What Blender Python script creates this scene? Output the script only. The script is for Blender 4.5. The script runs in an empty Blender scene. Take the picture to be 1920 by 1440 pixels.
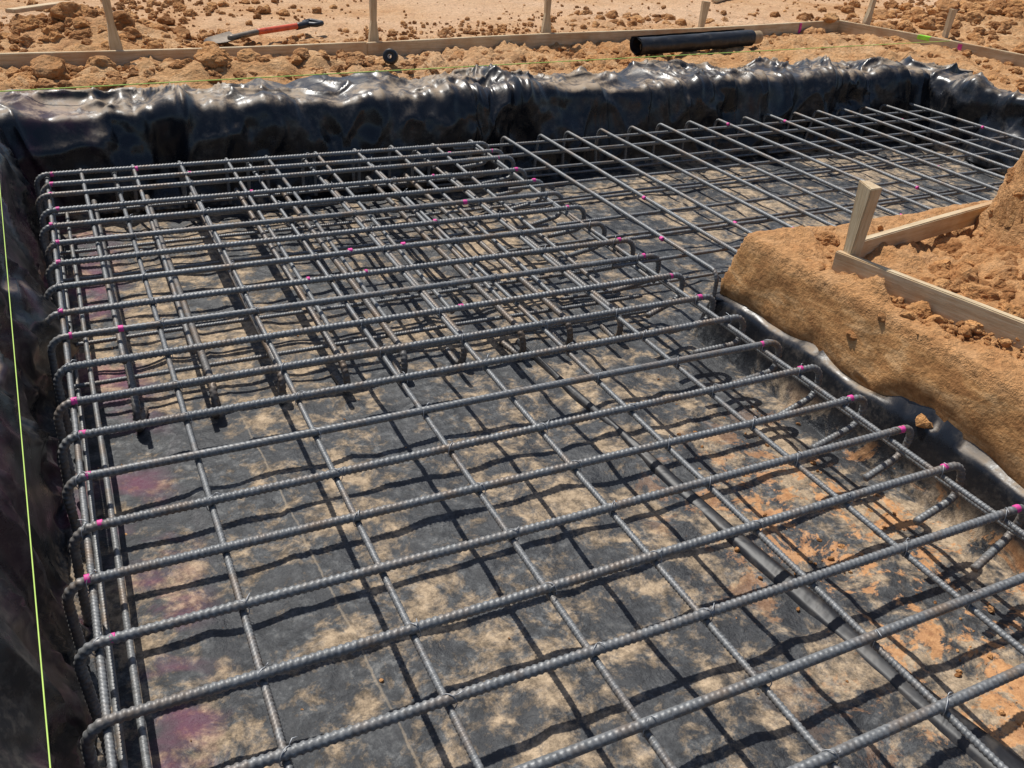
import bpy, bmesh, math, random
import numpy as np
from mathutils import Matrix, Vector
random.seed(7); rng=np.random.RandomState(11)
S=1.5   # metres per design unit
scene=bpy.context.scene
# ------------------------------------------------------------------ noise
perm=rng.permutation(256); perm=np.concatenate([perm,perm,perm])
gv=rng.normal(size=(256,3)); gv/=np.linalg.norm(gv,axis=1)[:,None]
vv=rng.uniform(-1,1,256)
def perlin(x,y,z=0.0):
    x,y,z=np.broadcast_arrays(np.asarray(x,float),np.asarray(y,float),np.asarray(z,float))
    xi=np.floor(x).astype(int);yi=np.floor(y).astype(int);zi=np.floor(z).astype(int)
    xf=x-xi;yf=y-yi;zf=z-zi
    u=xf**3*(xf*(xf*6-15)+10);v=yf**3*(yf*(yf*6-15)+10);w=zf**3*(zf*(zf*6-15)+10)
    r=0
    for i in (0,1):
        for j in (0,1):
            for k in (0,1):
                h=perm[(perm[(perm[(xi+i)&255]+yi+j)&255]+zi+k)&255]
                g=gv[h]
                d=g[...,0]*(xf-i)+g[...,1]*(yf-j)+g[...,2]*(zf-k)
                r=r+d*(u if i else 1-u)*(v if j else 1-v)*(w if k else 1-w)
    return r*1.5
RM=np.array([[.80,.36,-.48],[-.60,.48,-.64],[.0,.80,.60]])
def facet(x,y,z):
    """piecewise-linear noise: flat facets meeting in creases"""
    x,y,z=np.broadcast_arrays(np.asarray(x,float),np.asarray(y,float),np.asarray(z,float))
    p=np.stack([x,y,z],-1)@RM.T; i=np.floor(p).astype(int); f=p-i
    o=np.argsort(-f,axis=-1); fs=np.take_along_axis(f,o,-1)
    def val(c): return vv[perm[(perm[(perm[c[...,0]&255]+c[...,1])&255]+c[...,2])&255]]
    c=i.copy(); r=val(c)*(1-fs[...,0])
    for k in range(3):
        add=(np.arange(3)==o[...,k:k+1]).astype(int); c=c+add
        nxt=fs[...,k+1] if k<2 else 0
        r=r+val(c)*(fs[...,k]-nxt)
    return r
def sstep(a,b,x):
    t=np.clip((x-a)/(b-a),0,1); return t*t*(3-2*t)
# ------------------------------------------------------------------ mesh helpers
def mesh_obj(name,verts,quads,mat=None,parent=None,smooth=True,scale=True):
    me=bpy.data.meshes.new(name)
    v=np.asarray(verts,dtype=np.float32)
    if scale: v=v*S
    q=np.asarray(quads,dtype=np.int32); n=q.shape[1]
    me.vertices.add(len(v)); me.vertices.foreach_set('co',v.ravel())
    me.loops.add(q.size); me.loops.foreach_set('vertex_index',q.ravel())
    me.polygons.add(len(q)); me.polygons.foreach_set('loop_start',np.arange(0,q.size,n,dtype=np.int32))
    try: me.polygons.foreach_set('loop_total',np.full(len(q),n,dtype=np.int32))
    except Exception: pass
    me.polygons.foreach_set('use_smooth',np.full(len(q),smooth,dtype=bool))
    me.update(calc_edges=True); me.validate()
    ob=bpy.data.objects.new(name,me); scene.collection.objects.link(ob)
    if mat: me.materials.append(mat)
    if parent: ob.parent=parent
    return ob
def empty(name):
    e=bpy.data.objects.new(name,None); scene.collection.objects.link(e); e.empty_display_size=.1; return e
# ------------------------------------------------------------------ materials
def newmat(name):
    m=bpy.data.materials.new(name); m.use_nodes=True
    nt=m.node_tree; b=nt.nodes['Principled BSDF']; return m,nt,b
def noise(nt,co,scale,detail=4,rough=.55,dist=0.0):
    n=nt.nodes.new('ShaderNodeTexNoise'); n.inputs['Scale'].default_value=scale
    n.inputs['Detail'].default_value=detail; n.inputs['Roughness'].default_value=rough
    n.inputs['Distortion'].default_value=dist
    nt.links.new(co,n.inputs['Vector']); return n.outputs['Fac']
def ramp(nt,fac,stops):
    r=nt.nodes.new('ShaderNodeValToRGB'); e=r.color_ramp.elements
    while len(e)<len(stops): e.new(.5)
    for i,(p,c) in enumerate(stops):
        e[i].position=p
        e[i].color=(c,c,c,1) if isinstance(c,(int,float)) else (*c,1)
    nt.links.new(fac,r.inputs[0]); return r.outputs[0]
def mix(nt,f,a,b,mode='MIX'):
    n=nt.nodes.new('ShaderNodeMix'); n.data_type='RGBA'; n.blend_type=mode
    for s,v in ((n.inputs[0],f),(n.inputs[6],a),(n.inputs[7],b)):
        if isinstance(v,(int,float)): s.default_value=v
        elif isinstance(v,tuple): s.default_value=(*v,1)
        else: nt.links.new(v,s)
    return n.outputs[2]
def math_(nt,op,a,b=None,c=None,clamp=False):
    n=nt.nodes.new('ShaderNodeMath'); n.operation=op; n.use_clamp=clamp
    for i,v in enumerate((a,b,c)):
        if v is None: continue
        if isinstance(v,(int,float)): n.inputs[i].default_value=v
        else: nt.links.new(v,n.inputs[i])
    return n.outputs[0]
def maprange(nt,v,a,b,c=0,d=1):
    n=nt.nodes.new('ShaderNodeMapRange'); n.interpolation_type='SMOOTHSTEP'
    nt.links.new(v,n.inputs[0])
    for i,x in enumerate((a,b,c,d)): n.inputs[i+1].default_value=x
    return n.outputs[0]
def bump(nt,b,h,strength,dist,prev=None):
    n=nt.nodes.new('ShaderNodeBump'); n.inputs['Distance'].default_value=dist
    if isinstance(strength,(int,float)): n.inputs['Strength'].default_value=strength
    else: nt.links.new(strength,n.inputs['Strength'])
    nt.links.new(h,n.inputs['Height'])
    if prev is not None: nt.links.new(prev,n.inputs['Normal'])
    nt.links.new(n.outputs[0],b.inputs['Normal']); return n.outputs[0]
def objco(nt,scale=None):
    t=nt.nodes.new('ShaderNodeTexCoord'); o=t.outputs['Object']
    if scale:
        m=nt.nodes.new('ShaderNodeMapping'); m.inputs['Scale'].default_value=scale
        nt.links.new(o,m.inputs['Vector']); return m.outputs[0]
    return o
# soil
def soil_mat(name,dark=1.0,orange=0.0,zoned=False):
    m,nt,b=newmat(name); co=objco(nt)
    n1=noise(nt,co,.55,3,.6,.3); n2=noise(nt,co,6,6,.7); n3=noise(nt,co,45,3,.7)
    c1=ramp(nt,n1,[(.35,(.56*dark,.285*dark,.12*dark)),(.5,(.65*dark,.38*dark,.185*dark)),(.66,(.73*dark,.49*dark,.29*dark))])
    c2=ramp(nt,n2,[(.32,(.36*dark,.14*dark,.045*dark)),(.5,(.59*dark,.32*dark,.14*dark)),(.7,(.76*dark,.50*dark,.28*dark))])
    c=mix(nt,.6,c1,c2); bs=.9
    if zoned:
        sep=nt.nodes.new('ShaderNodeSeparateXYZ'); nt.links.new(co,sep.inputs[0])
        # the excavated clay bank is wetter / more orange than the trodden ground
        isl=math_(nt,'MULTIPLY',maprange(nt,sep.outputs[0],1.35*S,1.5*S),maprange(nt,sep.outputs[1],2.1*S,1.95*S))
        cut=math_(nt,'MULTIPLY',isl,maprange(nt,sep.outputs[2],.100*S,.075*S))
        c=mix(nt,math_(nt,'MULTIPLY',isl,.4),c,(.56,.27,.105))
        ms=nt.nodes.new('ShaderNodeMapping'); ms.inputs['Scale'].default_value=(3,3,9); nt.links.new(co,ms.inputs['Vector'])
        c=mix(nt,math_(nt,'MULTIPLY',cut,.85),c,ramp(nt,noise(nt,ms.outputs[0],2.2,6,.65,.5),[(.36,(.30,.135,.048)),(.5,(.46,.235,.09)),(.64,(.64,.38,.18))]))
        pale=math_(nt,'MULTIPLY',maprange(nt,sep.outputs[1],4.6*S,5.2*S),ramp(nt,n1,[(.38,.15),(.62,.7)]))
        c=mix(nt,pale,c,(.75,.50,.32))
        bs=math_(nt,'MULTIPLY_ADD',cut,-.5,.9)
    if orange: c=mix(nt,orange,c,(.50,.21,.06))
    c=mix(nt,.65,c,ramp(nt,n3,[(.3,.42),(.58,1.0)]),'MULTIPLY')
    if orange:
        g=nt.nodes.new('ShaderNodeNewGeometry')
        c=mix(nt,1.0,c,ramp(nt,g.outputs['Random Per Island'],[(0.0,(.62,.54,.48)),(.5,(.97,.92,.88)),(1.0,(1.25,1.25,1.2))]),'MULTIPLY')
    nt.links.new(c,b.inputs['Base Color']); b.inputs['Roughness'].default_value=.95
    b.inputs['Specular IOR Level'].default_value=.15
    h=math_(nt,'ADD',noise(nt,co,14,6,.75),math_(nt,'MULTIPLY',n3,.35))
    bump(nt,b,h,bs,.05)
    return m
M_soil=soil_mat('soil',zoned=True); M_clod=soil_mat('clod_soil',.95,.28)
# plastic
def plastic_mat():
    m,nt,b=newmat('black_polythene'); co=objco(nt)
    sep=nt.nodes.new('ShaderNodeSeparateXYZ'); nt.links.new(co,sep.inputs[0])
    X,Y,Z=sep.outputs
    geo=nt.nodes.new('ShaderNodeNewGeometry'); sn=nt.nodes.new('ShaderNodeSeparateXYZ'); nt.links.new(geo.outputs['Normal'],sn.inputs[0])
    floor=maprange(nt,Z,-.20*S,-.14*S,1,0)
    up=maprange(nt,sn.outputs[2],.60,.92)
    sc=noise(nt,co,26,7,.80,.0); sc2=noise(nt,co,5,6,.68,.25)
    scuff=ramp(nt,sc,[(.40,(.010,.011,.013)),(.50,(.034,.036,.039)),(.58,(.085,.087,.088)),(.68,(.19,.18,.165))])
    scuff=mix(nt,ramp(nt,sc2,[(.38,.8),(.56,0.0)]),scuff,(.016,.017,.020))
    d1=noise(nt,co,1.9,4,.6,.7); d2=noise(nt,co,10,6,.75,.3)
    dd=math_(nt,'ADD',math_(nt,'MULTIPLY',d1,.45),math_(nt,'MULTIPLY',d2,.55))
    dust=ramp(nt,dd,[(.49,0.0),(.53,.4),(.575,.9)])
    sandc=ramp(nt,sc,[(.36,(.16,.12,.08)),(.62,(.54,.40,.26))])
    fl=mix(nt,dust,scuff,sandc)
    rx=maprange(nt,X,.85*S,1.3*S); lim=maprange(nt,Y,1.6*S,1.1*S)
    od=ramp(nt,noise(nt,co,5.2,6,.75,.4),[(.53,0.0),(.57,1.0)])
    of=math_(nt,'MULTIPLY',math_(nt,'MULTIPLY',rx,lim),od)
    fl=mix(nt,math_(nt,'MULTIPLY',of,.9),fl,ramp(nt,sc,[(.35,(.32,.14,.055)),(.6,(.60,.31,.13))]))
    cx=math_(nt,'SUBTRACT',X,math_(nt,'MULTIPLY_ADD',Y,-.058,.365*S))
    cl=maprange(nt,math_(nt,'ABSOLUTE',math_(nt,'ADD',cx,math_(nt,'MULTIPLY_ADD',d2,.03,-.015))),.001,.005,1,0)
    cl=math_(nt,'MULTIPLY',cl,maprange(nt,Y,1.95*S,1.85*S))
    fl=mix(nt,math_(nt,'MULTIPLY',cl,math_(nt,'MULTIPLY',sc2,.8)),fl,(.36,.28,.19))
    px=math_(nt,'MULTIPLY',maprange(nt,X,.12*S,.0),ramp(nt,noise(nt,co,3.2,4,.6,.5),[(.47,0.0),(.60,.6)]))
    wd=math_(nt,'MULTIPLY',up,ramp(nt,dd,[(.45,.08),(.49,.25),(.56,.8)]))
    wallc=mix(nt,wd,(.008,.009,.012),(.36,.26,.165))
    wallc=mix(nt,math_(nt,'MULTIPLY',ramp(nt,sc,[(.46,0.0),(.62,.35)]),ramp(nt,sc2,[(.44,0.0),(.60,1.0)])),wallc,(.17,.145,.12))
    c=mix(nt,floor,wallc,fl)
    c=mix(nt,math_(nt,'MULTIPLY',px,math_(nt,'MULTIPLY_ADD',floor,.45,.15)),c,(.24,.03,.10))
    nt.links.new(c,b.inputs['Base Color'])
    r=math_(nt,'ADD',math_(nt,'MULTIPLY',floor,.22),math_(nt,'MULTIPLY_ADD',sc2,.42,.07))
    r=math_(nt,'ADD',r,math_(nt,'MULTIPLY',dust,math_(nt,'MULTIPLY_ADD',floor,.15,.08)))
    r=math_(nt,'ADD',r,math_(nt,'MULTIPLY',wd,.4),clamp=True)
    nt.links.new(r,b.inputs['Roughness']); b.inputs['Specular IOR Level'].default_value=.45
    fs=math_(nt,'MULTIPLY_ADD',floor,.42,.08)
    p=bump(nt,b,sc2,math_(nt,'MULTIPLY_ADD',floor,.40,.05),.045)
    bump(nt,b,sc,fs,.010,p)
    return m
M_pl=plastic_mat()
m,nt,b=newmat('clean_black_film'); co=objco(nt)
nt.links.new(ramp(nt,noise(nt,co,14,4,.7),[(.5,(.007,.007,.009)),(.8,(.06,.05,.04))]),b.inputs['Base Color']); b.inputs['Roughness'].default_value=.5
bump(nt,b,noise(nt,co,6,3,.6,1),.3,.02); M_film=m
def steel(name,tint,rust):
    m,nt,b=newmat(name); co=objco(nt)
    n1=noise(nt,co,7,4,.65); n2=noise(nt,co,90,3,.6)
    c=ramp(nt,n2,[(.3,tuple(.6*t for t in tint)),(.7,tuple(1.3*t for t in tint))])
    rf=ramp(nt,n1,[(.56-rust,0.0),(.74-rust,.7)])
    c=mix(nt,rf,c,(.19,.125,.075))
    nt.links.new(c,b.inputs['Base Color']); b.inputs['Metallic'].default_value=.2
    b.inputs['Roughness'].default_value=.50
    bump(nt,b,n2,.25,.003)
    return m
M_st=steel('mill_scale_steel',(.172,.174,.173),.06); M_st2=steel('rusty_steel',(.14,.132,.125),.12)
def flat(name,col,rough=.6,met=0,var=.35,sc=20):
    m,nt,b=newmat(name); co=objco(nt)
    nt.links.new(ramp(nt,noise(nt,co,sc,4,.6),[(.3,tuple(c*(1-var) for c in col)),(.7,tuple(min(1,c*(1+var*.5)) for c in col))]),b.inputs['Base Color'])
    b.inputs['Roughness'].default_value=rough; b.inputs['Metallic'].default_value=met; return m
M_wire=flat('tie_wire',(.42,.42,.42),.45,.3); M_pink=flat('pink_marking_paint',(.72,.06,.30),.6)
M_green=flat('green_marking_paint',(.35,.8,.05),.6); M_str=flat('string',(.48,.66,.14),.8,0,.1)
M_red=flat('red_fibreglass',(.62,.09,.03),.4); M_blk=flat('black_rubber',(.015,.015,.017),.45)
M_met=flat('dull_metal',(.20,.16,.12),.5,.5); M_card=flat('cardboard',(.42,.28,.15),.85); M_white=flat('dirty_white',(.55,.52,.48),.6)
def wood(name,sc,dirt):
    m,nt,b=newmat(name); co=objco(nt,sc); co2=objco(nt)
    g=noise(nt,co,3,5,.65,.6); d=noise(nt,co2,4,5,.65)
    c=ramp(nt,g,[(.3,(.38,.26,.14)),(.5,(.54,.42,.26)),(.75,(.62,.51,.35))])
    c=mix(nt,ramp(nt,d,[(.42,0.0),(.66,dirt)]),c,(.42,.25,.12))
    nt.links.new(c,b.inputs['Base Color']); b.inputs['Roughness'].default_value=.8
    bump(nt,b,g,.4,.01); return m
M_wood=wood('pine_timber',(1.5,22,22),.8); M_wood_v=wood('pine_stake',(22,22,1.5),.45)
# ------------------------------------------------------------------ pit profile
ZG=.10; ZF=-.23
def pit_d(x,y):
    wx=x+.018*perlin(x*2.3,y*2.3,3.1)+.008*perlin(x*7,y*7,1.7); wy=y+.018*perlin(x*2.3,y*2.3,9.1)+.008*perlin(x*7,y*7,5.7)
    def box(x0,x1,y0,y1):
        cx,cy=(x0+x1)/2,(y0+y1)/2; qx=np.abs(wx-cx)-(x1-x0)/2; qy=np.abs(wy-cy)-(y1-y0)/2
        return np.hypot(np.maximum(qx,0),np.maximum(qy,0))+np.minimum(np.maximum(qx,qy),0)
    return np.minimum(box(-.2,1.645,-.4,3.43),box(-.2,4.15,1.87,3.43))
def isl_mask(x,y): return sstep(1.45,1.55,x)*sstep(2.0,1.92,y)*sstep(4.1,3.9,x)
def bump2(x,y,cx,cy,sx,sy): return np.exp(-((x-cx)/sx)**2-((y-cy)/sy)**2)
def base_z(x,y):
    d=pit_d(x,y); im=isl_mask(x,y)
    zw=ZF+(ZG-ZF)*sstep(-.045,.05,d)
    dl=d+.008*facet(x*7,y*7,1.3)+.004*facet(x*17,y*17,2.3)
    cutf=np.clip(dl/.036,0,1)
    zi=np.where(d<0,ZF+(-.06-ZF)*sstep(-.05,.0,d),-.06+cutf*(ZG+.06+.014))
    z=zw*(1-im)+zi*im
    out=sstep(.02,.2,d)
    z=z+out*(.02*perlin(x*1.1,y*1.1,2.2)
        +.13*bump2(x,y,6.3,4.7,.75,.45)+.10*bump2(x,y,.15,4.95,.28,.25)+.07*bump2(x,y,8.0,5.6,.9,.7)
        +.05*bump2(x,y,.45,4.08,.5,.10)+.045*bump2(x,y,1.15,4.15,.35,.10)+.03*bump2(x,y,-.6,4.1,.6,.2)
        +.03*bump2(x,y,4.9,3.95,.3,.5))
    # spoil heap with a broken, steep side
    mr=np.hypot((x-2.66)/.42,(y-1.34)/.40)+.12*facet(x*4,y*4,5.5)
    z=z+out*im*(.32*sstep(.98,.74,mr)+.08*sstep(.7,.1,mr)+.09*bump2(x,y,2.2,1.12,.25,.3)+.03*bump2(x,y,1.9,1.15,.1,.4)-.02)
    z=z+(1-sstep(-.06,-.03,d))*(.006*perlin(x*3,y*3,4.4))
    return z,d,im
def clump(x,y):
    c=np.clip(sstep(3.75,3.95,y)*sstep(4.75,4.45,y)*sstep(5.4,4.6,x)+bump2(x,y,6.3,4.7,1.0,.6)+bump2(x,y,.15,4.95,.45,.35)+bump2(x,y,8,5.6,1.2,.9),0,1)
    c=np.maximum(c,.75*sstep(4.3,4.6,x)*sstep(4.8,4.4,y)*sstep(1.5,2,y))
    c=np.maximum(c,.12+.45*sstep(.1,.35,perlin(x*.8,y*.8,7.7)))
    return c
def lines(*segs):
    a=np.concatenate([np.arange(s[0],s[1],s[2]) for s in segs]); a=np.sort(a)
    return a[np.concatenate([[True],np.diff(a)>.002])]
def grid(xs,ys):
    X,Y=np.meshgrid(xs,ys); ny,nx=X.shape
    i=np.arange(nx*ny).reshape(ny,nx)
    q=np.stack([i[:-1,:-1],i[:-1,1:],i[1:,1:],i[1:,:-1]],-1).reshape(-1,4)
    return X,Y,q
def normals(Z,xs,ys):
    gy,gx=np.gradient(Z,ys,xs); l=np.sqrt(gx*gx+gy*gy+1); return -gx/l,-gy/l,1/l
def cover(x,y,d,im,z):
    nb=.05*perlin(x*2.6,y*2.6,6.6)+.03*perlin(x*8,y*8,1.2)
    lap=np.where(y>3.3,.37-.06*sstep(3.2,4.2,x),.5)
    lap=np.where((x>4.05)&(y<=3.43),.16,lap)
    a=sstep(0,-.03,d-lap-nb)
    bb=sstep(.008,-.008,d+.010*perlin(x*5,y*5,8.8))
    return a*(1-im)+bb*im
# ------------------------------------------------------------------ ground
far=[1.15**k for k in range(2,38)]
xs=np.concatenate([[-1.5-.1*(f-1) for f in far[::-1]],lines((-1.5,-.32,.03),(-.32,-.1,.008),(-.1,1.5,.03),(1.5,1.78,.0038),(1.78,2.9,.009),(2.9,4.05,.03),(4.05,4.3,.008),(4.3,9,.022)),[9+.1*(f-1) for f in far]])
ys=np.concatenate([[-1.2-.1*(f-1) for f in far[::-1]],lines((-1.2,.5,.03),(.5,1.83,.009),(1.83,1.95,.004),(1.95,3.38,.03),(3.38,3.5,.01),(3.5,5.2,.012),(5.2,8.5,.03)),[8.5+.1*(f-1) for f in far]])
X,Y,q=grid(xs,ys); Z,D,IM=base_z(X,Y); nx_,ny_,nz_=normals(Z,xs,ys)
CV=cover(X,Y,D,IM,Z); near=sstep(14,9,X)*sstep(13,8.5,Y)
topi=sstep(.035,.08,D)
cl=clump(X,Y)*(1-IM)+IM*topi*(.55+.75*sstep(.0,.25,perlin(X*3,Y*3,2.)+.5*bump2(X,Y,2.2,1.2,.45,.45)))
n=.55*np.abs(facet(X*6,Y*6,Z*6))+.4*facet(X*14,Y*14,Z*14)+.35*np.abs(facet(X*30,Y*30,Z*20))+.15*perlin(X*60,Y*60,Z*30)
disp=near*cl*n*.060*(1-CV)+near*(1-CV)*.004*perlin(X*20,Y*20,Z*20)-.014*CV
disp+=IM*(1-CV)*(.002+.009*facet(X*5,Y*5,Z*4)+.005*np.abs(facet(X*13,Y*13,Z*9)))
V=np.stack([X+nx_*disp,Y+ny_*disp,Z+nz_*disp],-1).reshape(-1,3)
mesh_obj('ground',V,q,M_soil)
def gz(x,y):
    return float(base_z(np.array([x]),np.array([y]))[0][0])
# ------------------------------------------------------------------ plastic sheet
xs=lines((-.95,-.30,.009),(-.30,-.12,.0035),(-.12,1.50,.012),(1.50,1.74,.0045),(1.74,4.05,.0085),(4.05,4.25,.005),(4.25,4.6,.010))
ys=lines((-.6,.3,.02),(.3,1.8,.010),(1.8,1.95,.006),(1.95,3.34,.012),(3.34,3.50,.003),(3.50,4.1,.007))
X,Y,q=grid(xs,ys); Z,D,IM=base_z(X,Y); CV=cover(X,Y,D,IM,Z)
Zs=Z.copy()
for _ in range(3):
    Zs[1:-1,1:-1]=(Zs[1:-1,1:-1]*2+Zs[:-2,1:-1]+Zs[2:,1:-1]+Zs[1:-1,:-2]+Zs[1:-1,2:])/6
nx_,ny_,nz_=normals(Zs,xs,ys)
wx=X+.06*perlin(X*2.5,Y*2.5,Z*2.5+4)+.010*perlin(X*9,Y*9,Z*6); wy=Y+.06*perlin(X*2.5,Y*2.5,Z*2.5+14)+.010*perlin(X*9,Y*9,Z*6+5)
def rid(a): return 1-np.minimum(1,np.abs(a)*1.8)
f1=facet(wx*3.0,wy*3.0,Z*2.2+1); f2=facet(wx*7.,wy*7.,Z*5+5); f3=facet(wx*15,wy*15,Z*11+9); f4=facet(wx*34,wy*34,Z*30+2)
w2=rid(perlin(wx*5,wy*5,Z*2+5)); w3=rid(perlin(wx*12,wy*12,Z*8+9))
c1=rid(perlin(wx*3.1,wy*3.1,Z*1.6+25))**7; c2=rid(perlin(wx*6.3,wy*6.3,Z*4+45))**6; c3=rid(perlin(wx*13,wy*13,Z*9+65))**4
patchy=sstep(-.1,.25,perlin(X*2.2,Y*2.2,Z*2+77))
wall=sstep(-.10,-.02,D)
A=wall*(1-.88*IM)
W=A*(.020+.030*f1+.036*f2*(.5+.7*patchy)+.017*f3*(.35+patchy)+.004*f4*patchy+.026*c1+.018*c2+.009*c3*patchy)+(1-A)*(.006*w2**2+.004*w3*w2+.005*f2+.003*f3+.0012*f4+.004)
cx=X-(.365-.058*Y); W+=(1-wall)*.004*np.exp(-(cx/.006)**2)
W=np.maximum(W,-.006+.004*f3)
W=W*(1-.75*IM*wall)
off=(.012*(1-.5*IM*wall)+W)*CV-.03*(1-CV)
V=np.stack([X+nx_*off,Y+ny_*off,Z+nz_*off],-1).reshape(-1,3)
cf=CV.reshape(-1)[q].max(1); q=q[cf>.02]
used=np.unique(q); remap=-np.ones(len(V),int); remap[used]=np.arange(len(used))
mesh_obj('black_plastic_sheet',V[used],remap[q],M_pl)
# folded seam lying on the floor
t=np.linspace(0,1,260); u=np.linspace(-1,1,9)
T,U=np.meshgrid(t,u,indexing='ij'); yy=2.02-1.9*T
cxs=1.062+.085*T+.06*T*T+.008*perlin(T*5,0*T,3.)
wd=.008+.036*T**1.5+.004*perlin(T*9,0*T,8.)
zz=np.array(base_z(cxs,yy)[0])
V=np.stack([cxs+U*wd,yy,zz+.026+.006*(1-U**2)+.004*U+.002*perlin(T*14,U*1.5)-.020*(np.abs(U)>.95)],-1).reshape(-1,3)
i=np.arange(260*9).reshape(260,9); q=np.stack([i[:-1,:-1],i[:-1,1:],i[1:,1:],i[1:,:-1]],-1).reshape(-1,4)
mesh_obj('plastic_seam_fold',V,q,M_film)
# ------------------------------------------------------------------ bars
def fillet(pts,r):
    pts=[np.array(p,float) for p in pts]; out=[pts[0]]
    for k in range(1,len(pts)-1):
        a,b_,c=pts[k-1],pts[k],pts[k+1]
        d1=(a-b_);l1=np.linalg.norm(d1);d1/=l1; d2=(c-b_);l2=np.linalg.norm(d2);d2/=l2
        th=math.acos(np.clip(d1@d2,-1,1)); tl=min(r/math.tan(th/2),l1*.5,l2*.5); rr=tl*math.tan(th/2)
        cen=b_+(d1+d2)/np.linalg.norm(d1+d2)*(rr/math.sin(th/2))
        p0=b_+d1*tl;p1=b_+d2*tl; v0=p0-cen;v1=p1-cen; ang=math.acos(np.clip(v0@v1/(rr*rr),-1,1))
        for s in np.linspace(0,1,9):
            out.append(cen+(math.sin((1-s)*ang)*v0+math.sin(s*ang)*v1)/math.sin(ang))
    out.append(pts[-1]); return np.array(out)
class Tubes:
    def __init__(s): s.v=[];s.q=[];s.n=0
    def add(s,path,r,ref,rib=True,seg=10,spp=4,ds=None,wob=0):
        path=np.asarray(path,float)
        L=np.concatenate([[0],np.cumsum(np.linalg.norm(np.diff(path,axis=0),axis=1))])
        pitch=1.3*r
        step=ds or pitch/spp; n=max(2,int(L[-1]/step)+1); sl=np.linspace(0,L[-1],n)
        P=np.stack([np.interp(sl,L,path[:,k]) for k in range(3)],1)
        T=np.gradient(P,axis=0); T/=np.linalg.norm(T,axis=1)[:,None]
        if wob:
            o=random.random()*99
            P[:,2]+=wob*perlin(sl*1.7,o); P+=np.outer(wob*perlin(sl*1.3,o+7),ref)
        ref=np.array(ref,float); B=ref-T*(T@ref)[:,None]; B/=np.linalg.norm(B,axis=1)[:,None]; Nn=np.cross(T,B)
        th=np.linspace(0,2*math.pi,seg,endpoint=False); ph=random.random()*6.28
        R=np.full((n,seg),r)
        if rib:
            sp=random.random(); sg=random.choice((-1,1))
            phase=(sl/pitch)[:,None]+sp+.38*sg*np.sin(th+ph)[None,:]
            pr=np.clip(.4+.9*np.cos(2*math.pi*phase),0,1)
            gap=1-np.exp(-((np.abs(np.cos((th+ph)/1.0))-1)/.06)**2)
            R=r*(.91+.19*pr*gap[None,:]+.10*(1-gap)[None,:])
        V=P[:,None,:]+R[...,None]*(np.cos(th)[None,:,None]*B[:,None,:]+np.sin(th)[None,:,None]*Nn[:,None,:])
        i=np.arange(n*seg).reshape(n,seg); j=np.roll(i,-1,1)
        q=np.stack([i[:-1],j[:-1],j[1:],i[1:]],-1).reshape(-1,4)
        V=V.reshape(-1,3); c0=n*seg
        V=np.concatenate([V,P[:1],P[-1:]])
        caps=[]
        for k in range(0,seg,2):
            caps.append([c0,i[0,(k+2)%seg],i[0,(k+1)%seg],i[0,k]]); caps.append([c0+1,i[-1,k],i[-1,(k+1)%seg],i[-1,(k+2)%seg]])
        q=np.concatenate([q,np.array(caps)])
        s.v.append(V); s.q.append(q+s.n); s.n+=len(V)
    def obj(s,name,mat,parent=None): return mesh_obj(name,np.concatenate(s.v),np.concatenate(s.q),mat,parent)
RX=.0080; RY=.0058; ZY=-(RX+RY)
rj=lambda a: random.uniform(-a,a)
mat1=empty('rebar_mat'); mat2=empty('rebar_mat')
rows=[.06,.20,.34,.48,.62,.76,.90,1.04,1.18,1.32,1.46,1.60,1.74,1.885,2.03,2.165,2.32,2.47,2.61,2.75,2.89,3.03,3.13,3.23]
tb=Tubes(); rowinfo=[]
for y in rows:
    y0=y+rj(.006); y1=y+rj(.006); xl=-.120+rj(.010); xr=1.515+rj(.015); dz=rj(.002)
    nearb=y<1.9
    zl=-.185+rj(.02)
    pts=[(xl+rj(.01),y0+rj(.015),zl),(xl,y0,dz),(xr,y1,dz),(xr+.004,y1+rj(.01),-.080),(xr-.135+rj(.02),y1-.012+rj(.02),-.092+rj(.01))]
    tb.add(fillet(pts,.036),RX,(0,1,0),seg=12 if nearb else 10,spp=6 if nearb else 4,wob=.0018)
    rowinfo.append((y0,y1,xl,xr))
tb.obj('transverse_bars',M_st,mat1)
cols=[-.088,.11,.335,.56,.77,.98,1.195,1.452]
lb=Tubes(); colinfo=[]
for x in cols:
    x0=x+rj(.006);x1=x+rj(.006)
    lb.add(fillet([(x0,-.2,ZY),(x1,3.27,ZY),(x1,3.27+.01,-.15)],.03),RY,(1,0,0),spp=5,seg=10,wob=.002); colinfo.append((x0,x1))
for x,z in ((-.092,-.065),(-.05,-.13),(1.480,-.045),(-.092,-.17)):
    lb.add([(x+rj(.006),-.2,z),(x+rj(.006),3.27,z+rj(.01))],RY,(1,0,0),spp=4,seg=10,wob=.004)
lb.obj('longitudinal_bars',M_st,mat1)
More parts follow.
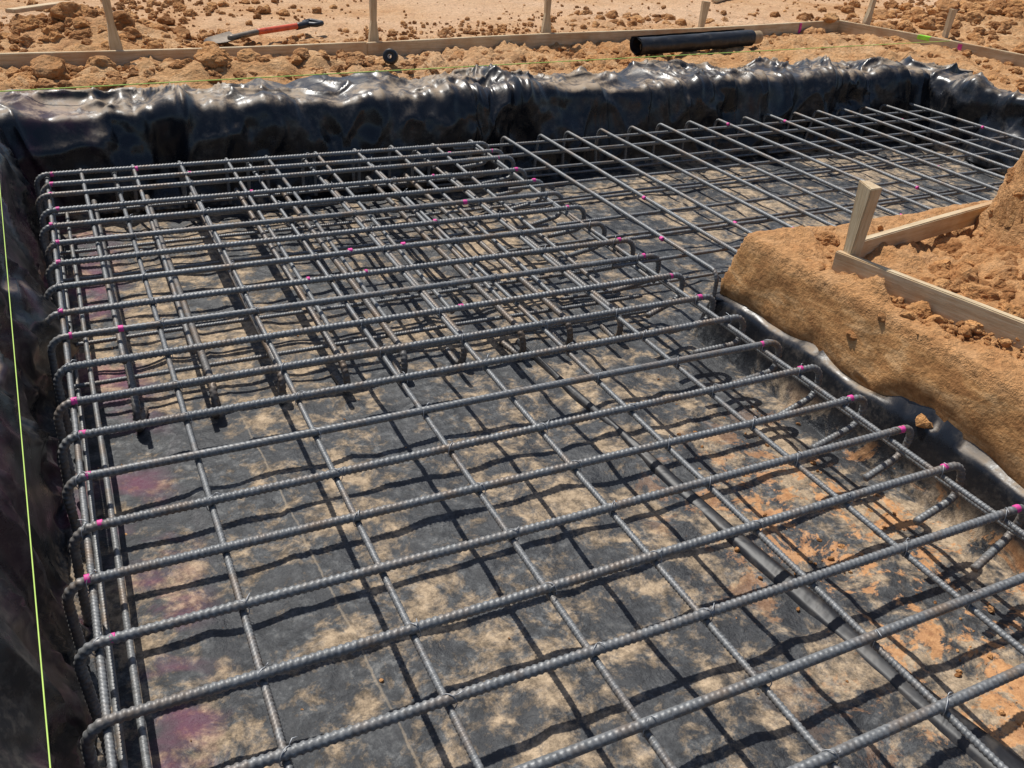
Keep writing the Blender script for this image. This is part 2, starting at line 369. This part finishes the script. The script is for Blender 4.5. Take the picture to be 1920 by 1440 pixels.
# --- cross footing
rb=Tubes(); xr_=[1.602+.1585*k for k in range(16)]
for x in xr_:
    x0=x+rj(.015);x1=x+rj(.01); yb=3.30+.045*(x-1.6)+rj(.012)
    rb.add(fillet([(x0,1.86,-.16),(x0,1.86,0),(x1,yb,0),(x1,yb+.012,-.075),(x1+rj(.02),yb+.02,-.19)],.03),RY*1.12,(1,0,0),spp=4,seg=10,wob=.003)
xc=[.02+.1585*k for k in range(10)]
for x in xc:
    x0=x+rj(.012); yb=3.30+rj(.01)
    rb.add(fillet([(x0,1.93,ZY-.020),(x0+rj(.01),yb,ZY+.012),(x0,yb+.012,-.18)],.03),RY*1.05,(1,0,0),spp=4,seg=10,wob=.003)
rb.obj('top_bars',M_st,mat2)
hb=Tubes()
xh=[.037+.164*k for k in range(9)]
for x in xh:
    x0=x+rj(.01); yh=1.905+rj(.015)+.02*x
    hb.add(fillet([(x0+rj(.02),yh+.10,-.205),(x0+rj(.01),yh-.005,-.21),(x0,yh,-.125),(x0+rj(.01),3.30,-.125)],.038),RX*1.12,(1,0,0),spp=5,seg=10,wob=.004)
hb.obj('hooked_lower_bars',M_st2,mat2)
xb=Tubes()
for y in (2.02,2.2,2.38,2.56,2.74,2.92,3.10,3.24):
    z=-.0145; xb.add([(1.36,y+rj(.01),z),(4.05,y+.05+rj(.01),z)],RY,(0,1,0),spp=4,seg=8,wob=.003)
for y in (1.96,2.06,2.26,2.47,2.68,2.90,3.12,3.26):
    xb.add([(-.1,y+rj(.01),-.142),(1.5,y+rj(.01),-.142)],RY,(0,1,0),spp=4,seg=10,wob=.004)
for y,z in ((3.30,-.18),(3.31,-.09),(3.02,-.185),(2.6,-.19),(2.2,-.19)):
    xb.add([(1.3,y,z),(4.05,y+.06,z)],RY,(0,1,0),spp=4,seg=8,wob=.004)
xb.obj('distribution_bars',M_st,mat2)
# --- tie wires
tw=Tubes()
def tie(x,y,z,a):
    c,s=math.cos(a),math.sin(a); h=[]
    for k in range(13):
        t=k/12*2*math.pi; ww=.0125*math.cos(t); hh=.0155*math.sin(t)
        h.append((x+c*ww,y+s*ww,z-.0060+hh))
    tw.add(h,.0008,(-s,c,0.01),rib=False,seg=6,ds=.005)
    tx=rj(1);ty=rj(1)
    tw.add([(x+c*.007,y+s*.007,z+.008),(x+c*.007+.006*tx,y+s*.007+.006*ty,z+.012),(x+c*.008+.014*tx,y+.014*ty,z+.010+rj(.004))],.0008,(.3,.2,1),rib=False,seg=6,ds=.004)
for (y0,y1,xl,xr) in rowinfo:
    for (x0,x1) in colinfo:
        if random.random()<.85:
            f=(x0-xl)/(xr-xl); tie(x0+(x1-x0)*y0/3.3,y0+(y1-y0)*f,0,random.choice((.785,-.785))+rj(.2))
tw.obj('tie_wires',M_wire,mat1)
# --- pink marks: short dabs on the top of the bars
pk=Tubes()
def dab(x,y,z,r,alongx):
    l=random.uniform(.006,.014); dx,dy=(l,0) if alongx else (0,l)
    pk.add([(x,y,z),(x+dx*.15,y+dy*.15,z),(x+dx*.85,y+dy*.85,z),(x+dx,y+dy,z)],r,(0,1,0) if alongx else (1,0,0),rib=False,seg=10,ds=.0015)
for (y0,y1,xl,xr) in rowinfo:
    for side in (0,1):
        if random.random()<.75:
            x=xl+.036+rj(.012) if side==0 else xr-.055+rj(.02); y=y0 if side==0 else y1
            dab(x,y+rj(.001),.0018,RX*1.0,True)
for x in xc[:9]+xc[:9]:
    if random.random()<.7: dab(x+.004,random.choice(rows[12:]),.0018,RX*1.0,True)
pk.obj('paint_marks',M_pink,mat1)
pk=Tubes()
for x in xr_:
    if random.random()<.8: dab(x,random.uniform(2.0,3.25),.001,RY*1.2,False)
pk.obj('paint_marks_cross',M_pink,mat2)
# ------------------------------------------------------------------ timber
def box_board(name,p0,p1,h,th,parent,mat=M_wood):
    p0=np.array(p0);p1=np.array(p1); L=np.linalg.norm(p1-p0)
    bm=bmesh.new(); bmesh.ops.create_cube(bm,size=1)
    for v in bm.verts: v.co=(v.co.x*L*S,v.co.y*th*S,v.co.z*h*S)
    ed=[e for e in bm.edges if abs((e.verts[0].co-e.verts[1].co).x)>L*S*.5]
    bmesh.ops.subdivide_edges(bm,edges=ed,cuts=14)
    for v in bm.verts:
        k=v.co.x; v.co.y+=.006*math.sin(k*1.1+L*9); v.co.z+=.005*math.sin(k*1.7+L)
    bmesh.ops.bevel(bm,geom=[e for e in bm.edges if e.calc_face_angle(0)>.8],offset=.004,segments=2,affect='EDGES')
    me=bpy.data.meshes.new(name); bm.to_mesh(me); bm.free(); me.materials.append(mat)
    ob=bpy.data.objects.new(name,me); scene.collection.objects.link(ob)
    d=p1-p0; c=(p0+p1)/2*S
    ob.location=c; xa=Vector(d).normalized(); za=Vector((0,0,1)); ya=za.cross(xa).normalized(); za=xa.cross(ya)
    ob.rotation_euler=Matrix((xa,ya,za)).transposed().to_euler()
    if parent: ob.parent=parent
    return ob
def stake(x,y,h,w=.045,th=.022,lx=0,ly=0,yaw=0,bury=.12,name='timber_stake'):
    z=gz(x,y); hh=h+bury
    bm=bmesh.new(); bmesh.ops.create_cube(bm,size=1)
    for v in bm.verts: v.co=(v.co.x*w*S,v.co.y*th*S,(v.co.z+.5)*hh*S)
    bot=[v for v in bm.verts if v.co.z<.001]
    for v in bot: v.co.x*=.15
    bmesh.ops.subdivide_edges(bm,edges=[e for e in bm.edges if abs(e.verts[0].co.z-e.verts[1].co.z)>hh],cuts=6)
    for v in bm.verts:
        if .001<v.co.z<hh*S*.3: v.co.x=math.copysign(w*S*.5*min(1,v.co.z/(hh*S*.2)+.15),v.co.x)
        if v.co.z>hh*S*.98: v.co.z+=random.uniform(-.008,.004)
    bmesh.ops.bevel(bm,geom=[e for e in bm.edges if e.calc_face_angle(0)>.8],offset=.003,segments=2,affect='EDGES')
    me=bpy.data.meshes.new(name); bm.to_mesh(me); bm.free(); me.materials.append(M_wood_v)
    ob=bpy.data.objects.new(name,me); scene.collection.objects.link(ob)
    ob.location=(x*S,y*S,(z-bury)*S); ob.rotation_euler=(ly,lx,yaw); return ob
bh=.075
fb=empty('timber_formwork')
box_board('board_west',(-1.6,4.27,.135),(1.37,4.40,.138),bh,.022,fb)
box_board('board_middle',(1.375,4.40,.138),(4.70,4.72,.145),bh,.022,fb)
box_board('board_east',(4.705,4.74,.150),(5.04,3.30,.150),bh,.024,fb)
box_board('board_east_2',(5.045,3.295,.148),(5.3,2.0,.148),bh,.024,fb)
def patch(name,p0,p1,h,th,mat): return box_board(name,p0,p1,h,th,fb,mat=mat)
patch('pink_mark',(4.33,4.6835,.146),(4.35,4.6855,.146),bh*.9,.026,M_pink)
patch('pink_mark_2',(4.90,3.915,.151),(4.907,3.885,.151),bh*.9,.028,M_pink)
patch('green_mark',(4.835,4.17,.178),(4.855,4.09,.178),.025,.028,M_green)
for x,y,h,lx,ly in ((.262,4.44,.55,-.06,.02),(1.43,4.46,.55,.0,.0),(2.44,4.56,.55,-.02,.02),(3.66,4.82,.19,.06,0),(5.02,4.80,.5,.10,0),(5.22,4.3,.20,.06,0),(-.9,4.4,.5,0,0)):
    stake(x,y,h,.052,.028,lx,ly,random.uniform(-.1,.1))
f2=empty('timber_formwork')
box_board('board_front',(1.735,1.565,.135),(1.90,.70,.148),.072,.020,f2)
box_board('board_side',(1.80,1.585,.152),(2.52,1.68,.167),.055,.022,f2)
stake(1.772,1.55,.255,.052,.034,-.05,-.04,1.45)
box_board('loose_board',(-.15,5.0,.235),(.12,5.45,.20),.018,.05,None)
box_board('loose_board',(4.65,6.0,.12),(5.2,6.35,.125),.02,.05,None)
# ------------------------------------------------------------------ clods
def ico(k):
    bm=bmesh.new(); bmesh.ops.create_icosphere(bm,subdivisions=k,radius=1); bm.verts.ensure_lookup_table()
    a=np.array([v.co[:] for v in bm.verts]); f=np.array([[v.index for v in f.verts] for f in bm.faces]); bm.free(); return a,f
IV,IF=ico(4); IV2,IF2=ico(2)
def shapes(IV,k,fine):
    out=[]
    for s in range(k):
        o=s*13.7; v=IV; lim=np.full(len(v),9.)
        for _ in range(9):   # chop with random planes -> broken lumps
            n=np.array([random.gauss(0,1) for _ in range(3)]); n/=np.linalg.norm(n)
            c=v@n; lim=np.minimum(lim,np.where(c>.05,random.uniform(.55,.9)/np.maximum(c,.05),9.))
        r=np.minimum(1.05,lim)+.12*perlin(v[:,0]*1.6+o,v[:,1]*1.6,v[:,2]*1.6)
        if fine: r=r+.12*facet(v[:,0]*3+o,v[:,1]*3,v[:,2]*3)+.08*np.abs(facet(v[:,0]*7+o,v[:,1]*7,v[:,2]*7))+.03*perlin(v[:,0]*14+o,v[:,1]*14,v[:,2]*14)
        out.append(v*r[:,None]*np.array([1,.7+.3*random.random(),.55+.25*random.random()]))
    return out
SH=shapes(IV,8,True); SH2=shapes(IV2,10,False)
class Clods:
    def __init__(s): s.v=[];s.f=[];s.n=0
    def add(s,x,y,r,z=None,big=False):
        sh=random.choice(SH if big else SH2); F=IF if big else IF2
        a=random.random()*6.28; c,s_=math.cos(a),math.sin(a)
        R=np.array([[c,-s_,0],[s_,c,0],[0,0,1]]); v=(sh@R.T)*r
        zz=(gz(x,y) if z is None else z)+r*.25+.004
        s.v.append(v+np.array([x,y,zz])); s.f.append(F+s.n); s.n+=len(v)
    def addmany(s,xy,rr):
        z=base_z(xy[:,0],xy[:,1])[0]
        for (x,y),r,zz in zip(xy,rr,z): s.add(x,y,r,zz,r>.026)
def size(n,lo,hi): return lo*(hi/lo)**(rng.random_sample(n)**1.8)
C=Clods()
def reg(n,x0,x1,y0,y1,lo,hi,C=C):
    xy=np.stack([rng.uniform(x0,x1,n),rng.uniform(y0,y1,n)],1); C.addmany(xy,size(n,lo,hi))
def regn(n,cx,cy,sx,sy,lo,hi,C=C):
    xy=np.stack([rng.normal(cx,sx,n),rng.normal(cy,sy,n)],1); C.addmany(xy,size(n,lo,hi))
reg(2300,-.8,3.0,3.90,4.33,.005,.038); reg(1300,-.5,4.6,3.95,4.75,.004,.026)
regn(800,.1,4.95,.35,.2,.006,.05); regn(800,1.1,4.7,.5,.15,.004,.030)
regn(1500,6.3,4.7,.8,.4,.008,.07); regn(600,8.,5.6,.8,.5,.008,.06); regn(350,3.4,5.3,.35,.2,.004,.04)
reg(900,4.45,5.2,2.6,4.6,.005,.034); reg(1500,-1,8.5,4.8,7.2,.003,.017); regn(320,.6,5.9,.4,.3,.005,.04); regn(300,2.2,5.0,.4,.15,.004,.024)
for x,y,r in ((-.02,4.06,.085),(.16,4.08,.055),(.62,4.10,.085),(.75,4.12,.06),(1.0,4.13,.045),(1.22,4.08,.045),(1.55,4.12,.04),(2.6,4.25,.04),(.1,4.9,.08),(.3,4.85,.07),(-.1,5.0,.07),
              (6.4,4.7,.13),(5.9,4.9,.11),(5.6,5.2,.08),(6.9,4.4,.12),(3.35,5.35,.06),(3.5,5.3,.05),(2.0,4.95,.03),(5.5,3.9,.08),(5.5,3.2,.08)): C.add(x,y,r,big=True)
C.add(4.60,4.69,.055,z=.19,big=True)
mesh_obj('dirt_clods',np.concatenate(C.v),np.concatenate(C.f),M_clod,smooth=False)
C=Clods()
reg(2400,1.71,2.5,.7,1.78,.003,.020,C); regn(300,1.95,1.35,.12,.12,.004,.035,C); regn(420,2.25,1.2,.15,.2,.008,.05,C)
reg(300,1.70,1.76,.6,1.7,.003,.013,C); regn(400,1.88,1.1,.05,.3,.004,.025,C)
for x,y,r in ((2.25,1.42,.06),(2.32,1.3,.07),(2.1,1.2,.05),(1.95,1.70,.03),(2.25,1.05,.07),(2.02,1.0,.05),(1.86,1.74,.045),(2.2,1.55,.05)): C.add(x,y,r,big=True)
mesh_obj('dirt_clods',np.concatenate(C.v),np.concatenate(C.f),M_clod,smooth=False)
C=Clods()
xy=np.stack([rng.normal(1.34,.13,200),rng.uniform(.3,1.5,200)],1); C.addmany(xy,size(200,.002,.009))
xy=np.stack([rng.uniform(-.1,1.5,90),rng.uniform(.5,2.8,90)],1); C.addmany(xy,size(90,.0015,.006))
for k in range(len(C.v)): C.v[k][:,2]+=.014
mesh_obj('floor_crumbs',np.concatenate(C.v),np.concatenate(C.f),M_clod,smooth=False)
# ------------------------------------------------------------------ string lines
st=Tubes(); st.add([(-1.3,3.53,.192),(-.2,3.60,.190),(4.86,3.95,.192)],.0021,(0,1,0),rib=False,seg=6,ds=.1); st.obj('string_line',M_str)
st=Tubes(); st.add([(-.07,-1.0,.15),(-.134,.735,.145),(-.194,2.757,.152),(-.235,4.33,.180)],.0009,(1,0,0),rib=False,seg=6,ds=.1); st.obj('string_line',M_str)
# ------------------------------------------------------------------ shovel
sv=empty('shovel'); a0=np.array([.66,4.62,.125]); a1=np.array([1.29,5.0,.17])
d=(a1-a0)/np.linalg.norm(a1-a0); side=np.array([-d[1],d[0],0]); side/=np.linalg.norm(side); upv=np.cross(d,side)
Lb=.20; t=np.linspace(0,1,14); u=np.linspace(-1,1,9); T,U=np.meshgrid(t,u,indexing='ij')
wdt=.072*np.sqrt(np.clip(T*3.2,0,1))*(1-.12*T)
P=a0+T[...,None]*Lb*d+(U*wdt)[...,None]*side+(.018*U*U+.012*T)[...,None]*upv
top=P+.003*upv; n=14*9; i=np.arange(n).reshape(14,9)
q=np.stack([i[:-1,:-1],i[:-1,1:],i[1:,1:],i[1:,:-1]],-1).reshape(-1,4)
mesh_obj('blade',np.concatenate([P.reshape(-1,3),top.reshape(-1,3)]),np.concatenate([q[:,::-1],q+n]),M_met,sv)
tt=Tubes(); tt.add([a0+d*(Lb-.06)+upv*.018,a0+d*(Lb+.14)+upv*.018],.014,side,rib=False,seg=10,ds=.02); tt.obj('socket',M_met,sv)
tt=Tubes(); tt.add([a0+d*(Lb+.12)+upv*.018,a1-d*.10],.0150,side,rib=False,seg=10,ds=.02); tt.obj('shaft',M_red,sv)
tt=Tubes(); tt.add([a1-d*.15,a1-d*.06],.0175,side,rib=False,seg=10,ds=.02)
tt.add(fillet([a1-d*.07,a1-d*.05+side*.045,a1+side*.045,a1-side*.045,a1-d*.05-side*.045,a1-d*.07],.015),.013,upv,rib=False,seg=8,ds=.006); tt.obj('d_grip',M_blk,sv)
# ------------------------------------------------------------------ roll of plastic
rl=empty('plastic_sheeting_roll'); r0=np.array([2.80,4.20,.160]); r1=np.array([3.66,4.33,.165]); ax=(r1-r0)/np.linalg.norm(r1-r0); sd=np.array([-ax[1],ax[0],0]); L=np.linalg.norm(r1-r0)
th=np.linspace(0,2*math.pi*3.1,150); rr=.030+.018*th/th[-1]; rr[-14:]+=np.linspace(0,.022,14)**1.0
t=np.linspace(0,1,40); TH,T=np.meshgrid(th,t); RR=np.broadcast_to(rr,TH.shape)+.0035*perlin(TH*1.5,T*9,2.)
ends=.012*perlin(TH*.8,0*T,5.)
P=r0+(T*L+ends)[...,None]*ax+(RR*np.cos(TH))[...,None]*sd+(RR*np.sin(TH))[...,None]*np.array([0,0,1])
i=np.arange(P.shape[0]*P.shape[1]).reshape(P.shape[:2]); q=np.stack([i[:-1,:-1],i[:-1,1:],i[1:,1:],i[1:,:-1]],-1).reshape(-1,4)
mesh_obj('wound_film',P.reshape(-1,3),q,M_film,rl)
th=np.linspace(0,2*math.pi,28); prof=[(.05,.026),(L+.07,.026),(L+.07,.036),(.05,.036),(.05,.026)]
V=np.array([[r0+ax*s+sd*r*math.cos(a)+np.array([0,0,1])*r*math.sin(a) for a in th] for s,r in prof])
i=np.arange(V.shape[0]*28).reshape(-1,28); q=np.stack([i[:-1,:-1],i[:-1,1:],i[1:,1:],i[1:,:-1]],-1).reshape(-1,4)
mesh_obj('cardboard_core',V.reshape(-1,3),q,M_card,rl)
# ------------------------------------------------------------------ tape roll on the edge
tp=empty('tape_roll'); c0=np.array([1.37,4.03,.18]); axv=np.array([-.45,-.85,.25]); axv/=np.linalg.norm(axv); e1=np.cross(axv,[0,0,1]); e1/=np.linalg.norm(e1); e2=np.cross(axv,e1)
def lathe(name,prof,mat):
    th=np.linspace(0,2*math.pi,33); V=np.array([[c0+axv*s+r*(e1*math.cos(a)+e2*math.sin(a)) for a in th] for s,r in prof])
    i=np.arange(V.shape[0]*33).reshape(-1,33); q=np.stack([i[:-1,:-1],i[:-1,1:],i[1:,1:],i[1:,:-1]],-1).reshape(-1,4)
    mesh_obj(name,V.reshape(-1,3),q,mat,tp)
lathe('tape',[(-.022,.010),(-.022,.030),(-.018,.033),(.018,.033),(.022,.030),(.022,.010),(-.022,.010)],M_blk)
lathe('core',[(-.024,.007),(-.024,.0098),(.024,.0098),(.024,.007),(-.024,.007)],M_white)
# ------------------------------------------------------------------ light, sky, camera
az=(-.22,1.0); el=math.radians(62)
s=Vector((az[0],az[1],0)).normalized()*math.cos(el)+Vector((0,0,math.sin(el)))
ld=bpy.data.lights.new('sun','SUN'); ld.energy=5.0; ld.angle=math.radians(.53); ld.color=(1,.97,.91)
lo=bpy.data.objects.new('sun',ld); scene.collection.objects.link(lo); lo.rotation_euler=s.to_track_quat('Z','Y').to_euler(); lo.location=(0,0,20)
w=bpy.data.worlds.new('World'); scene.world=w; w.use_nodes=True; nt=w.node_tree
sk=nt.nodes.new('ShaderNodeTexSky'); sk.sky_type='NISHITA'; sk.sun_disc=False; sk.sun_elevation=el; sk.sun_rotation=math.atan2(az[0],az[1])
nt.links.new(sk.outputs[0],nt.nodes['Background'].inputs[0]); nt.nodes['Background'].inputs[1].default_value=.105
cd=bpy.data.cameras.new('camera'); co_=bpy.data.objects.new('camera',cd); scene.collection.objects.link(co_)
R=Vector((.9007,-.4303,.0595)).normalized(); F=Vector((.3981,.7628,-.5097)).normalized(); U=R.cross(F).normalized(); R=F.cross(U).normalized()
Mx=Matrix(((R.x,U.x,-F.x,0),(R.y,U.y,-F.y,0),(R.z,U.z,-F.z,1.0*S),(0,0,0,1)))
co_.matrix_world=Mx; cd.sensor_width=36; cd.lens=31.4; cd.clip_start=.05; cd.clip_end=2000
scene.camera=co_
scene.view_settings.view_transform='Standard'; scene.view_settings.look='None'; scene.view_settings.exposure=0
